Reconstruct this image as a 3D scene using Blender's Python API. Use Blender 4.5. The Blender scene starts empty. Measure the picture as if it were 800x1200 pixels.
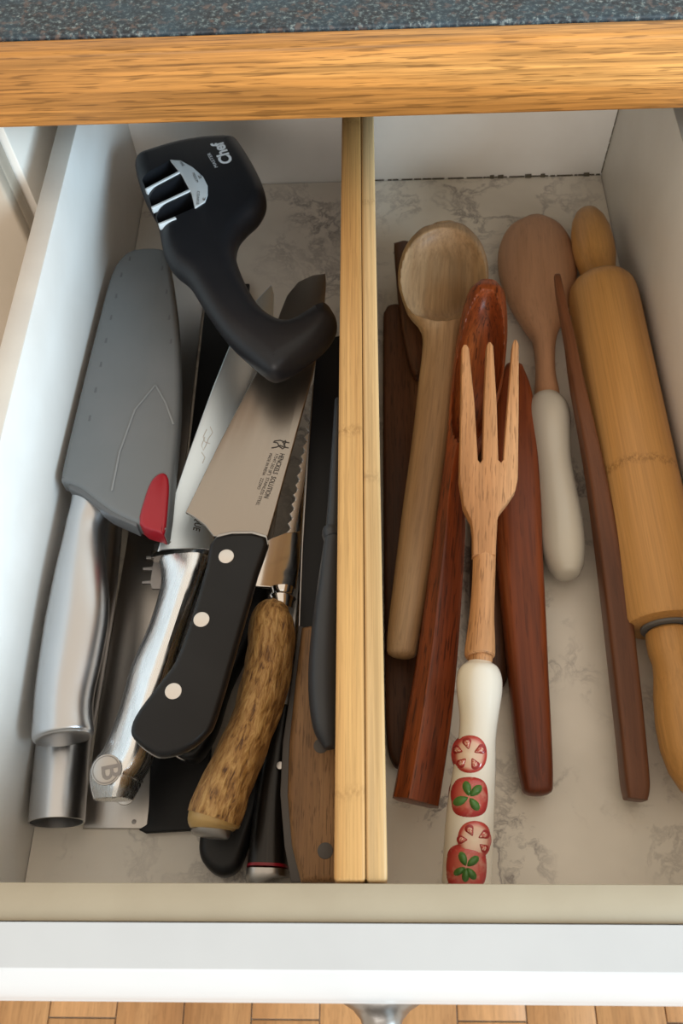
import bpy, bmesh, math, random
from mathutils import Vector, Matrix
from mathutils.geometry import tessellate_polygon
random.seed(4)
scene = bpy.context.scene
col = scene.collection
V = Vector

# ------------------------------------------------------------------ camera, world, lights, exposure
F_PX, PITCH, YAW, ROLL = 1000.294, 1.0573, .0730, -.0758
CAM = V((.1677, -.0319, .4354))
c_f = V((-math.sin(YAW) * math.cos(PITCH), math.cos(YAW) * math.cos(PITCH), -math.sin(PITCH)))
c_r0 = V((math.cos(YAW), math.sin(YAW), 0)); c_u0 = c_r0.cross(c_f)
c_r = c_r0 * math.cos(ROLL) + c_u0 * math.sin(ROLL)
c_u = c_u0 * math.cos(ROLL) - c_r0 * math.sin(ROLL)
cam = bpy.data.cameras.new('camera'); cam_o = bpy.data.objects.new('camera', cam); col.objects.link(cam_o)
cam.sensor_fit = 'VERTICAL'; cam.sensor_height = 36; cam.lens = F_PX / 1200 * 36
cam.clip_start = .01; cam.clip_end = 50
m = Matrix((c_r, c_u, -c_f)).transposed().to_4x4(); m.translation = CAM
cam_o.matrix_world = m
scene.camera = cam_o
cam.dof.use_dof = True; cam.dof.focus_distance = .41; cam.dof.aperture_fstop = 22

w = bpy.data.worlds.new('world'); scene.world = w; w.use_nodes = True
w.node_tree.nodes['Background'].inputs[0].default_value = (1.0, .85, .68, 1)
w.node_tree.nodes['Background'].inputs[1].default_value = .98

def area(name, loc, target, sx, sy, power, color):
    l = bpy.data.lights.new(name, 'AREA'); l.shape = 'RECTANGLE'; l.size = sx; l.size_y = sy
    l.energy = power; l.color = color
    o = bpy.data.objects.new(name, l); col.objects.link(o); o.location = loc
    o.rotation_euler = (V(target) - V(loc)).to_track_quat('-Z', 'Y').to_euler()
    return o
area('window_light', (1.75, -.80, .86), (.06, .25, .05), 1.0, .9, 60, (.60, .83, 1.0))
area('fill_light', (-.15, -2.5, .80), (.17, .4, .05), 1.7, 1.3, 34, (1.0, .95, .90))  # unseen fill added behind the camera to lift the back of the drawer
scene.view_settings.view_transform = 'Standard'; scene.view_settings.look = 'None'
scene.view_settings.gamma = 1; scene.view_settings.use_curve_mapping = False
scene.view_settings.exposure = 0.06

# ------------------------------------------------------------------ measuring helpers: where a sight line meets a height
def ray(px, py): return c_r * ((px - 400) / F_PX) + c_u * ((600 - py) / F_PX) + c_f
def P(px, py, z):
    d = ray(px, py); return CAM + d * ((z - CAM.z) / d.z)

# ------------------------------------------------------------------ materials
def new_mat(name):
    mt = bpy.data.materials.new(name); mt.use_nodes = True
    nt = mt.node_tree; b = nt.nodes['Principled BSDF']
    return mt, nt, b
def N(nt, t, **k):
    n = nt.nodes.new(t)
    for a, v in k.items():
        if a.startswith('i_'):
            n.inputs[int(a[2:]) if a[2:].isdigit() else a[2:]].default_value = v
        else: setattr(n, a, v)
    return n
def L(nt, a, b): nt.links.new(a, b)
def coords(nt, scale=(1, 1, 1), g=True, rot=(0, 0, 0)):
    if g: s = N(nt, 'ShaderNodeAttribute', attribute_name='g').outputs['Vector']
    else: s = N(nt, 'ShaderNodeNewGeometry').outputs['Position']
    mp = N(nt, 'ShaderNodeMapping'); mp.inputs['Scale'].default_value = scale; mp.inputs['Rotation'].default_value = rot
    L(nt, s, mp.inputs['Vector']); return mp.outputs[0]
def ramp(nt, fac, stops, interp='LINEAR'):
    r = N(nt, 'ShaderNodeValToRGB'); r.color_ramp.interpolation = interp
    e = r.color_ramp.elements
    while len(e) < len(stops): e.new(.5)
    for q, (p, c) in zip(e, stops): q.position = p; q.color = (*c, 1) if len(c) == 3 else c
    L(nt, fac, r.inputs[0]); return r.outputs[0]
def mix(nt, fac, a, b, mode='MIX'):
    x = N(nt, 'ShaderNodeMix', data_type='RGBA', blend_type=mode)
    for s, v in ((0, fac), (6, a), (7, b)):
        if isinstance(v, (int, float)): x.inputs[s].default_value = v
        elif isinstance(v, tuple): x.inputs[s].default_value = (*v, 1)
        else: L(nt, v, x.inputs[s])
    return x.outputs[2]
def bump(nt, b, h, st, dist=.001):
    n = N(nt, 'ShaderNodeBump'); n.inputs['Strength'].default_value = st; n.inputs['Distance'].default_value = dist
    L(nt, h, n.inputs['Height']); L(nt, n.outputs[0], b.inputs['Normal'])
def noise(nt, vec, scale, detail=4, rough=.55, dist=0):
    n = N(nt, 'ShaderNodeTexNoise'); n.inputs['Scale'].default_value = scale; n.inputs['Detail'].default_value = detail
    n.inputs['Roughness'].default_value = rough; n.inputs['Distortion'].default_value = dist
    L(nt, vec, n.inputs['Vector']); return n.outputs[0]
def plain(name, c, rough=.5, metal=0, spec=.5, coat=0):
    mt, nt, b = new_mat(name)
    b.inputs['Base Color'].default_value = (*c, 1); b.inputs['Roughness'].default_value = rough
    b.inputs['Metallic'].default_value = metal; b.inputs['Specular IOR Level'].default_value = spec
    b.inputs['Coat Weight'].default_value = coat
    return mt
def speckled(name, c, c2, rough=.5, scale=900, st=.1):
    mt, nt, b = new_mat(name); v = coords(nt, g=False)
    n1 = noise(nt, v, scale, 2); n2 = noise(nt, v, 25, 3)
    L(nt, mix(nt, ramp(nt, n2, [(.4, (0, 0, 0)), (.7, (1, 1, 1))]), c, c2), b.inputs['Base Color'])
    b.inputs['Roughness'].default_value = rough; bump(nt, b, n1, st, .0003)
    if max(c) < .03: b.inputs['Specular IOR Level'].default_value = .28
    return mt
def wood(name, dark, mid, light, along=6, across=120, rough=.45, streak=.5, rings=0, coat=0, pores=.3, bmp=.15, knots=()):
    """grain runs along g.x ; across scales g.y and g.z"""
    mt, nt, b = new_mat(name)
    vb = coords(nt, (along * .35, across * .22, across * .22))
    vf = coords(nt, (along * 2, across * 3.6, across * 3.6))
    vp = coords(nt, (along * 9, across * 7, across * 7))
    nb = noise(nt, vb, 1, 3, .5, .6); nf = noise(nt, vf, 1, 5, .65, .3); npn = noise(nt, vp, 1, 2, .5)
    base = ramp(nt, nb, [(.3, dark), (.5, mid), (.72, light)])
    fine = ramp(nt, nf, [(.32, (1 - streak, 1 - streak, 1 - streak)), (.62, (1, 1, 1))])
    c = mix(nt, 1.0, base, fine, 'MULTIPLY')
    if rings:
        wv = N(nt, 'ShaderNodeTexWave', wave_type='RINGS', rings_direction='X'); wv.inputs['Scale'].default_value = rings
        wv.inputs['Distortion'].default_value = 2.5; wv.inputs['Detail'].default_value = 2; wv.inputs['Detail Scale'].default_value = 1.5
        L(nt, coords(nt, (3, 40, 40)), wv.inputs['Vector'])
        c = mix(nt, ramp(nt, wv.outputs['Fac'], [(0, (.3,) * 3), (.6, (0, 0, 0))]), c, dark)
    pr = ramp(nt, npn, [(.36, (1,) * 3), (.43, (0,) * 3)])
    mm = N(nt, 'ShaderNodeMath', operation='MULTIPLY', i_1=pores); L(nt, pr, mm.inputs[0])
    c = mix(nt, mm.outputs[0], c, tuple(x * .35 for x in dark))
    for (kp, kw, ks) in knots:   # culm nodes: short bands of ruffled grain across the piece
        sx = N(nt, 'ShaderNodeSeparateXYZ'); L(nt, coords(nt), sx.inputs[0])
        wob = N(nt, 'ShaderNodeMath', operation='MULTIPLY_ADD', i_1=kw * 1.6); L(nt, noise(nt, coords(nt, (60, 300, 300)), 1, 3), wob.inputs[0]); L(nt, sx.outputs[0], wob.inputs[2])
        d1 = N(nt, 'ShaderNodeMath', operation='SUBTRACT', i_1=kp + kw * .8); L(nt, wob.outputs[0], d1.inputs[0])
        d2 = N(nt, 'ShaderNodeMath', operation='ABSOLUTE'); L(nt, d1.outputs[0], d2.inputs[0])
        band = ramp(nt, d2.outputs[0], [(0, (ks,) * 3), (kw, (0,) * 3)])
        sp = ramp(nt, noise(nt, coords(nt, (500, 700, 700)), 1, 2), [(.42, (1,) * 3), (.6, (0,) * 3)])
        kk = N(nt, 'ShaderNodeMath', operation='MULTIPLY'); L(nt, band, kk.inputs[0]); L(nt, sp, kk.inputs[1])
        c = mix(nt, kk.outputs[0], c, tuple(x * .6 for x in dark))
    L(nt, c, b.inputs['Base Color']); b.inputs['Roughness'].default_value = rough
    b.inputs['Specular IOR Level'].default_value = .3
    b.inputs['Coat Weight'].default_value = coat * .6; b.inputs['Coat Roughness'].default_value = .2
    bump(nt, b, nf, bmp, .0004)
    return mt
def brushed(name, c, rough=.28, along=8, across=900, st=.12, metal=1, rvar=.12, hammer=0):
    mt, nt, b = new_mat(name)
    n = noise(nt, coords(nt, (along, across, across)), 1, 3, .6)
    b.inputs['Base Color'].default_value = (*c, 1); b.inputs['Metallic'].default_value = metal
    r = N(nt, 'ShaderNodeMapRange'); r.inputs[3].default_value = rough - rvar / 2; r.inputs[4].default_value = rough + rvar
    L(nt, n, r.inputs[0]); L(nt, r.outputs[0], b.inputs['Roughness'])
    if hammer:
        h = noise(nt, coords(nt, (45, 90, 90)), 1, 2, .5); bump(nt, b, h, hammer, .0015)
    else: bump(nt, b, n, st, .0002)
    return mt

M = {}
M['bamboo'] = wood('bamboo', (.38, .19, .058), (.48, .26, .09), (.58, .35, .135), 5, 260, .5, .3, pores=.2, knots=((.187, .003, .7), (.03, .003, .4), (.40, .003, .5)))
M['bamboo_pale'] = wood('pale bamboo', (.48, .30, .13), (.58, .39, .19), (.68, .48, .26), 5, 260, .5, .26, pores=.15, knots=((.163, .003, .6), (.335, .003, .5)))
M['pin'] = wood('rolling pin bamboo', (.42, .205, .062), (.52, .27, .085), (.60, .33, .12), 5, 190, .38, .2, pores=.1, coat=.15, knots=((.146, .004, .9),))
M['oak'] = wood('oak edging', (.32, .13, .028), (.60, .27, .068), (.80, .44, .145), 5, 130, .45, .6, pores=.6, coat=.15, bmp=.3)
M['spoon_light'] = wood('olive toned wood', (.24, .13, .058), (.41, .255, .135), (.56, .385, .225), 7, 110, .45, .35, rings=.8, pores=.15)
M['beech'] = wood('beech', (.38, .17, .065), (.54, .27, .12), (.66, .37, .185), 9, 150, .5, .3, pores=.5)
M['cherry'] = wood('tan wood', (.36, .185, .095), (.48, .26, .145), (.56, .32, .19), 6, 110, .45, .12, pores=.15)
M['red_wood'] = wood('reddish hardwood', (.10, .018, .006), (.28, .060, .014), (.46, .13, .028), 8, 130, .38, .55, pores=.75, coat=.25)
M['sheesham'] = wood('streaked hardwood', (.10, .018, .007), (.28, .065, .016), (.56, .19, .045), 5, 90, .38, .45, rings=1.0, pores=.35, coat=.2)
M['walnut'] = wood('walnut', (.05, .018, .008), (.115, .045, .02), (.19, .085, .038), 8, 130, .5, .4, pores=.5)
M['stick_wood'] = wood('brown hardwood', (.08, .028, .013), (.21, .08, .034), (.36, .16, .068), 6, 90, .42, .3, rings=1.2, pores=.2, coat=.1)
M['handle_wood'] = wood('brown handle wood', (.22, .11, .045), (.34, .19, .088), (.43, .26, .13), 10, 160, .5, .35, pores=.6)
M['pakka'] = wood('black layered wood', (.006, .005, .005), (.014, .011, .009), (.055, .040, .028), 4, 330, .3, .5, pores=.1, coat=.3)
M['parquet'] = wood('parquet', (.34, .16, .06), (.46, .24, .10), (.55, .30, .13), 7, 60, .4, .25, pores=.2)
M['steel'] = brushed('brushed steel', (.46, .44, .42), .30)
M['steel_handle'] = brushed('satin steel handle', (.56, .565, .58), .30, along=900, across=60, st=.02, rvar=.06)
M['steel_blade'] = brushed('blade steel', (.37, .33, .29), .33, along=30, across=1500, st=.05)
M['steel_mirror'] = brushed('polished steel', (.72, .70, .68), .10, rvar=.06, st=.03)
M['steel_bright'] = brushed('bright blade steel', (.78, .90, 1.0), .42, rvar=.1, st=.06)
M['steel_hammer'] = brushed('scuffed steel', (.80, .82, .84), .24, hammer=.45)
M['tang'] = brushed('dull tang steel', (.28, .26, .25), .45)
M['knob_steel'] = brushed('knob steel', (.30, .29, .28), .3)
M['rivet'] = brushed('rivet', (.72, .69, .66), .35, st=.05)
M['black'] = speckled('black plastic', (.008, .008, .009), (.012, .012, .013), .36, 2500, .08)
M['black_soft'] = speckled('soft black rubber', (.009, .010, .013), (.013, .014, .017), .40, 2500, .05)
M['black_blade'] = plain('black coated steel', (.006, .006, .007), .5, 0, .3)
M['slate'] = plain('slate plastic', (.030, .035, .043), .45)
M['gray_sheath'] = speckled('grey polypropylene', (.135, .145, .15), (.15, .157, .162), .42, 1800, .08)
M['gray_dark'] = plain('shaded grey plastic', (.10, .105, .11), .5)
M['gray_pale'] = plain('pale stressed plastic', (.21, .22, .225), .45)
M['red'] = plain('red plastic', (.30, .006, .016), .35)
M['white_label'] = plain('white grey label', (.55, .60, .63), .4)
M['dark_metal'] = plain('dark worn metal', (.085, .075, .068), .5, .3)
M['ink'] = plain('dark etch', (.035, .030, .028), .6)
M['ink_soft'] = plain('pale etch', (.55, .56, .58), .5)
M['logo_white'] = plain('white print', (.82, .86, .90), .4)
M['ceramic'] = plain('glazed ceramic', (.74, .70, .62), .12, 0, .5, .4)
M['ceramic_cream'] = plain('cream glazed ceramic', (.56, .53, .46), .25, 0, .5, .2)
M['ring_gray'] = plain('grey washer', (.16, .165, .17), .4)
M['drawer_white'] = speckled('white melamine', (.78, .765, .735), (.74, .72, .685), .35, 700, .1)
M['drawer_edge'] = speckled('beige edge band', (.37, .32, .235), (.34, .29, .21), .45, 500, .15)
M['side_edge'] = speckled('greyish edge band', (.56, .53, .48), (.50, .47, .43), .45, 500, .15)
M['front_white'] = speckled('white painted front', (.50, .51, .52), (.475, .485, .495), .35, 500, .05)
M['cabinet'] = speckled('cream painted door', (.36, .31, .25), (.335, .29, .23), .4, 300, .08)
M['carcass'] = plain('cabinet carcass', (.72, .68, .62), .6)
M['seam'] = plain('dark seam grime', (.10, .085, .06), .8)
M['wall'] = speckled('painted wall', (.72, .69, .63), (.68, .65, .60), .7, 200, .1)

def mk_antler():
    mt, nt, b = new_mat('stag antler')
    n1 = noise(nt, coords(nt, (150, 520, 520)), 1, 4, .62, .5); n2 = noise(nt, coords(nt, (12, 60, 60)), 1, 3, .5)
    c = ramp(nt, n1, [(.34, (.085, .034, .010)), (.47, (.36, .19, .055)), (.63, (.56, .35, .13))])
    c = mix(nt, ramp(nt, n2, [(.45, (0,) * 3), (.7, (.6,) * 3)]), c, (.18, .085, .03))
    L(nt, c, b.inputs['Base Color']); b.inputs['Roughness'].default_value = .5; bump(nt, b, n1, .9, .0015)
    return mt
M['antler'] = mk_antler()
M['antler_end'] = speckled('smooth antler', (.42, .28, .10), (.36, .22, .08), .35)
def mk_liner():
    mt, nt, b = new_mat('marble print liner')
    v = coords(nt, (11, 11, 11), g=False, rot=(0, 0, .5)); warp = N(nt, 'ShaderNodeTexNoise'); warp.inputs['Scale'].default_value = 1.6
    warp.inputs['Detail'].default_value = 5; L(nt, v, warp.inputs['Vector'])
    add = N(nt, 'ShaderNodeVectorMath', operation='MULTIPLY_ADD'); add.inputs[1].default_value = (1.6,) * 3
    L(nt, warp.outputs['Color'], add.inputs[0]); L(nt, v, add.inputs[2])
    nz = noise(nt, add.outputs[0], 1.5, 7, .62)
    s = N(nt, 'ShaderNodeMath', operation='SUBTRACT', i_1=.5); L(nt, nz, s.inputs[0])
    a = N(nt, 'ShaderNodeMath', operation='ABSOLUTE'); L(nt, s.outputs[0], a.inputs[0])
    vein = ramp(nt, a.outputs[0], [(0, (1,) * 3), (.012, (.6,) * 3), (.045, (0,) * 3)])
    msk = ramp(nt, noise(nt, v, 1.1, 3), [(.42, (0,) * 3), (.62, (1,) * 3)])
    mm = N(nt, 'ShaderNodeMath', operation='MULTIPLY'); L(nt, vein, mm.inputs[0]); L(nt, msk, mm.inputs[1])
    m2 = N(nt, 'ShaderNodeMath', operation='MULTIPLY', i_1=.85); L(nt, mm.outputs[0], m2.inputs[0])
    cl = ramp(nt, noise(nt, v, .8, 4), [(.4, (.80, .745, .66)), (.65, (.64, .59, .515))])
    L(nt, mix(nt, m2.outputs[0], cl, (.20, .17, .16)), b.inputs['Base Color'])
    b.inputs['Roughness'].default_value = .32
    bump(nt, b, noise(nt, v, 4, 2), .05, .002)
    return mt
M['liner'] = mk_liner()
def mk_laminate():
    mt, nt, b = new_mat('speckled dark laminate')
    v = coords(nt, g=False)
    n1 = noise(nt, v, 420, 3, .7); n2 = noise(nt, v, 260, 2, .6); n3 = noise(nt, v, 60, 2)
    c = ramp(nt, n1, [(.40, (.006, .009, .013)), (.53, (.022, .032, .040)), (.62, (.10, .13, .13)), (.72, (.26, .28, .27))])
    c = mix(nt, ramp(nt, n2, [(.55, (0,) * 3), (.68, (.8,) * 3)]), c, (.11, .07, .055))
    c = mix(nt, ramp(nt, n3, [(.4, (0,) * 3), (.7, (.45,) * 3)]), c, (.022, .06, .085))
    L(nt, c, b.inputs['Base Color']); b.inputs['Roughness'].default_value = .5
    return mt
M['laminate'] = mk_laminate()
def mk_tomato(slice_):
    mt, nt, b = new_mat('tomato glaze slice' if slice_ else 'tomato glaze')
    g = N(nt, 'ShaderNodeAttribute', attribute_name='g').outputs['Vector']
    ln = N(nt, 'ShaderNodeVectorMath', operation='LENGTH'); L(nt, g, ln.inputs[0])
    if slice_: c = ramp(nt, ln.outputs['Value'], [(.0, (.72, .60, .47)), (.62, (.70, .45, .35)), (.80, (.50, .06, .05)), (1, (.34, .015, .02))])
    else: c = ramp(nt, ln.outputs['Value'], [(.0, (.55, .16, .11)), (.45, (.50, .11, .08)), (.75, (.46, .035, .035)), (1, (.28, .010, .015))])
    n = noise(nt, g, 2.2, 3)
    c = mix(nt, ramp(nt, n, [(.5, (0,) * 3), (.7, (.5 if not slice_ else .15,) * 3)]), c, (.62, .34, .26))
    L(nt, c, b.inputs['Base Color']); b.inputs['Roughness'].default_value = .14; b.inputs['Coat Weight'].default_value = .5
    return mt
M['tomato'] = mk_tomato(False); M['tomato_slice'] = mk_tomato(True)
M['seed_rim'] = plain('seed pocket rim', (.30, .018, .02), .2)
def mk_seed():
    mt, nt, b = new_mat('tomato seeds')
    n = noise(nt, coords(nt, g=False), 1500, 1)
    L(nt, ramp(nt, n, [(.45, (.50, .10, .08)), (.6, (.74, .52, .42))]), b.inputs['Base Color']); b.inputs['Roughness'].default_value = .2
    return mt
M['seed'] = mk_seed()
M['leaf'] = speckled('green glaze', (.035, .115, .018), (.07, .19, .04), .2, 900, .4)

# ------------------------------------------------------------------ object helpers
def thing(name, label, cat, loc, group=None):
    o = bpy.data.objects.new(name, None); o.empty_display_size = .02; col.objects.link(o)
    o.location = loc; o['label'] = label; o['category'] = cat
    if group: o['group'] = group
    return o
def base_of(o):
    p = V((0, 0, 0))
    while o: p = p + o.location; o = o.parent
    return p
def link_mesh(name, verts, faces, mat, parent=None, g=None, smooth=True, label=None, angle=40):
    me = bpy.data.meshes.new(name); off = base_of(parent) if parent else V((0, 0, 0))
    me.from_pydata([tuple(V(v) - off) for v in verts], [], faces)
    me.update()
    if g is None: g = [tuple(v) for v in verts]
    at = me.attributes.new('g', 'FLOAT_VECTOR', 'POINT')
    at.data.foreach_set('vector', [c for q in g for c in q])
    bm = bmesh.new(); bm.from_mesh(me); bmesh.ops.recalc_face_normals(bm, faces=bm.faces)
    if smooth:
        for f in bm.faces: f.smooth = True
        for e in bm.edges:
            if len(e.link_faces) == 2 and e.calc_face_angle(0) > math.radians(angle): e.smooth = False
    bm.to_mesh(me); bm.free()
    me.materials.append(mat)
    o = bpy.data.objects.new(name, me); col.objects.link(o)
    if parent: o.parent = parent
    if label: o['label'] = label
    return o
def box(name, x0, x1, y0, y1, z0, z1, mat, parent=None, bev=.001, axis=0, label=None):
    bm = bmesh.new(); bmesh.ops.create_cube(bm, size=1)
    for v in bm.verts: v.co = V(((x0 + x1) / 2 + v.co.x * (x1 - x0), (y0 + y1) / 2 + v.co.y * (y1 - y0), (z0 + z1) / 2 + v.co.z * (z1 - z0)))
    if bev: bmesh.ops.bevel(bm, geom=bm.edges[:], offset=bev, segments=2, profile=.5, affect='EDGES')
    bm.verts.index_update()
    vs = [v.co.copy() for v in bm.verts]; fs = [[v.index for v in f.verts] for f in bm.faces]; bm.free()
    pr = {0: lambda v: (v.x, v.y, v.z), 1: lambda v: (v.y, v.x, v.z), 2: lambda v: (v.z, v.x, v.y)}[axis]
    return link_mesh(name, vs, fs, mat, parent, [pr(v) for v in vs], label=label, angle=60)
def struct(o): o['kind'] = 'structure'; return o

def cr(pts, k, closed=False):
    """Catmull-Rom through tuples of floats"""
    n = len(pts); out = []
    rng = range(n) if closed else range(n - 1)
    for i in rng:
        g = (lambda j: pts[j % n]) if closed else (lambda j: pts[max(0, min(n - 1, j))])
        p0, p1, p2, p3 = g(i - 1), g(i), g(i + 1), g(i + 2)
        for q in range(k):
            t = q / k
            out.append(tuple(.5 * (2 * b + (c - a) * t + (2 * a - 5 * b + 4 * c - d) * t * t + (3 * b - a - 3 * c + d) * t ** 3) for a, b, c, d in zip(p0, p1, p2, p3)))
    if not closed: out.append(tuple(pts[-1]))
    return out

class Plane:
    """the tool's own plane: through two measured points, rolled about that line"""
    def __init__(s, A, B, roll=0):
        s.a, b = P(*A), P(*B); s.u = (b - s.a).normalized()
        s.v = s.u.cross(V((0, 0, 1))).normalized(); s.n = s.v.cross(s.u)
        if roll:
            R = Matrix.Rotation(roll, 3, s.u); s.v = R @ s.v; s.n = R @ s.n
    def pt(s, px, py, h=0):
        d = ray(px, py); o = s.a + s.n * h
        return CAM + d * ((o - CAM).dot(s.n) / d.dot(s.n))
    def loc(s, px, py, h=0):
        q = s.pt(px, py, h) - s.a; return (q.dot(s.u), q.dot(s.v))
    def w(s, p, h=0): return s.a + s.u * p[0] + s.v * p[1] + s.n * h
def inset(poly, d):
    n = len(poly); area = sum(poly[i][0] * poly[(i + 1) % n][1] - poly[(i + 1) % n][0] * poly[i][1] for i in range(n))
    sg = 1 if area > 0 else -1; out = []
    for i in range(n):
        a, b, c = V(poly[i - 1]), V(poly[i]), V(poly[(i + 1) % n])
        e1 = (b - a); e2 = (c - b)
        e1 = e1.normalized() if e1.length > 1e-9 else e2.normalized()
        e2 = e2.normalized() if e2.length > 1e-9 else e1
        nn = V((-(e1.y + e2.y), e1.x + e2.x))
        nn = nn.normalized() if nn.length > 1e-6 else V((-e1.y, e1.x))
        k = 1 / max(.55, nn.dot(V((-e1.y, e1.x))))
        out.append(tuple(b + nn * (d * k * sg)))
    return out
def plate(name, pl, outline, thick, mat, parent, bev=.0006, k=4, smooth=True, top=0, local=False, label=None, segs=3, hf=None):
    pts = outline if local else [pl.loc(x, y, top) for x, y in outline]
    if smooth: pts = cr(pts, k, True)
    rings = []; bev = min(bev, thick * .49)
    for i in range(segs + 1):
        a = math.pi / 2 * i / segs
        rings.append((bev * (1 - math.sin(a)), -bev * (1 - math.cos(a))))
    for i in range(segs, -1, -1):
        a = math.pi / 2 * i / segs
        rings.append((bev * (1 - math.sin(a)), -thick + bev * (1 - math.cos(a))))
    verts = []; g = []; n = len(pts)
    for ins, h in rings:
        for p in inset(pts, ins):
            hh = top + h + (hf(*p) if hf else 0)
            verts.append(pl.w(p, hh)); g.append((p[0], p[1], h))
    faces = []
    for r in range(len(rings) - 1):
        for i in range(n):
            j = (i + 1) % n; faces.append((r * n + i, r * n + j, (r + 1) * n + j, (r + 1) * n + i))
    last = (len(rings) - 1) * n
    for base in (0, last):
        vs = [V((g[base + i][0], g[base + i][1], 0)) for i in range(n)]
        for t in tessellate_polygon([vs]): faces.append(tuple(base + i for i in t))
    return link_mesh(name, verts, faces, mat, parent, g, label=label, angle=35)
def section(n, kseg, poly=None, m=0):
    out = []
    for i in range(kseg):
        a = 2 * math.pi * i / kseg; c, s = math.cos(a), math.sin(a)
        e = 2 / n; x = math.copysign(abs(c) ** e, c); y = math.copysign(abs(s) ** e, s)
        if poly and m > 0:
            best = None; np_ = len(poly)
            for j in range(np_):
                (x1, y1), (x2, y2) = poly[j], poly[(j + 1) % np_]
                det = c * (y1 - y2) - s * (x1 - x2)
                if abs(det) < 1e-9: continue
                t = (x1 * (y1 - y2) - y1 * (x1 - x2)) / det; q = (c * y1 - s * x1) / det
                if t > 0 and -1e-6 <= q <= 1 + 1e-6: best = t if best is None else max(best, t)
            if best: x = x * (1 - m) + c * best * m; y = y * (1 - m) + s * best * m
        out.append((x, y))
    return out
def loft(name, st, mat, parent, k=6, seg=28, caps=(.5, .5), poly=None, label=None, rough=None, angle=50, hollow=0, bowl=None):
    """st: (lx, ly, rx, ry, z, half_height[, exponent[, dish[, poly_mix]]]) - the two silhouette points and the height of the axis.
    caps: end roundness as a share of the half width (0 = flat)"""
    rows = []
    for s in st:
        s = list(s) + [2, 0, 0][len(s) - 6:]
        a, b = P(s[0], s[1], s[4]), P(s[2], s[3], s[4]); c = (a + b) / 2
        rows.append((c.x, c.y, c.z, *(b - a) / 2, *s[5:]))
    rows = cr(rows, k)
    cs = [V(r[:3]) for r in rows]; n = len(rows)
    tans = [(cs[min(i + 1, n - 1)] - cs[max(i - 1, 0)]).normalized() for i in range(n)]
    ext = []   # (centre, lateral, tangent, h, n, dish, m, scale, s)
    s = 0; S = []
    for i in range(n):
        if i: s += (cs[i] - cs[i - 1]).length
        S.append(s)
    def lat(i):
        l = V(rows[i][3:6]); t = tans[i]; l = l - t * l.dot(t); return l
    body = [(cs[i], lat(i), tans[i], rows[i][6], rows[i][7], rows[i][8], rows[i][9], 1, S[i]) for i in range(n)]
    def capr(i, sign, rd):
        out = []
        if rd <= 0: return out
        q = body[i]; R = max(q[1].length, 1e-5) * rd
        for a in (25, 48, 66, 80, 88):
            a = math.radians(a); out.append((q[0] + q[2] * sign * R * math.sin(a), q[1], q[2], q[3], q[4], q[5] * math.cos(a), q[6], math.cos(a), q[8] + sign * R * math.sin(a)))
        return out
    allr = capr(0, -1, caps[0])[::-1] + body + capr(n - 1, 1, caps[1])
    verts = []; g = []; K = seg
    if bowl:   # (top px, bottom px, rim thickness, depth)
        z0 = rows[0][2]; cy = [cs[i] for i in range(n)]
        def s_of(px, py):
            return min(((P(px, py, cs[i].z + rows[i][6]) - cs[i] - V((0, 0, rows[i][6]))).length, S[i]) for i in range(n))[1]
        sa, sb = s_of(*bowl[0]), s_of(*bowl[1]); sm, sr = (sa + sb) / 2, (sb - sa) / 2
        wmax = max(V(rows[i][3:6]).length for i in range(n) if sa <= S[i] <= sb) - bowl[2]
    for (c, l, t, h, ne, dish, mm, sc, ss) in allr:
        up = t.cross(l.normalized())
        if up.z < 0: up = -up
        for (x, y) in section(max(ne, .8), K, poly, mm):
            yy = y * h * sc
            if bowl and y > 0:
                r2 = ((ss - sm) / sr) ** 2 + (x * l.length * sc / wmax) ** 2
                if r2 < 1: yy -= bowl[3] * (1 - r2 ** 2) ** .75
            if dish and y >= 0: yy -= dish * max(0, 1 - (abs(x) / .93) ** 2.4) * (sc if sc < 1 else 1)
            p = c + l * (x * sc) + up * yy
            gx = (ss, x * l.length * sc, yy)
            if rough: p = p + (l.normalized() * x + up * y) * rough(ss, x, y)
            verts.append(p); g.append(gx)
    R = len(allr); faces = []
    for r in range(R - 1):
        for i in range(K):
            j = (i + 1) % K; faces.append((r * K + i, r * K + j, (r + 1) * K + j, (r + 1) * K + i))
    if hollow:   # open far end: an inner wall running back up the tube
        c, l, t, h, ne, dish, mm, sc, ss = allr[-1]; up = t.cross(l.normalized()); up = up if up.z > 0 else -up
        base = (R - 1) * K
        for (d, f) in ((0, hollow), (-.03, hollow)):
            o0 = len(verts)
            for (x, y) in section(ne, K):
                verts.append(c + t * d + l * (x * f) + up * (y * h * f)); g.append((ss + d, x * l.length, y * h))
            for i in range(K):
                j = (i + 1) % K; faces.append((base + i, base + j, o0 + j, o0 + i))
            base = o0
        faces.append(tuple(base + i for i in range(K)))
        faces.append(tuple(range(K)))
    else:
        faces.append(tuple(range(K))); faces.append(tuple((R - 1) * K + i for i in range(K)))
    return link_mesh(name, verts, faces, mat, parent, g, label=label, angle=angle)
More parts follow.
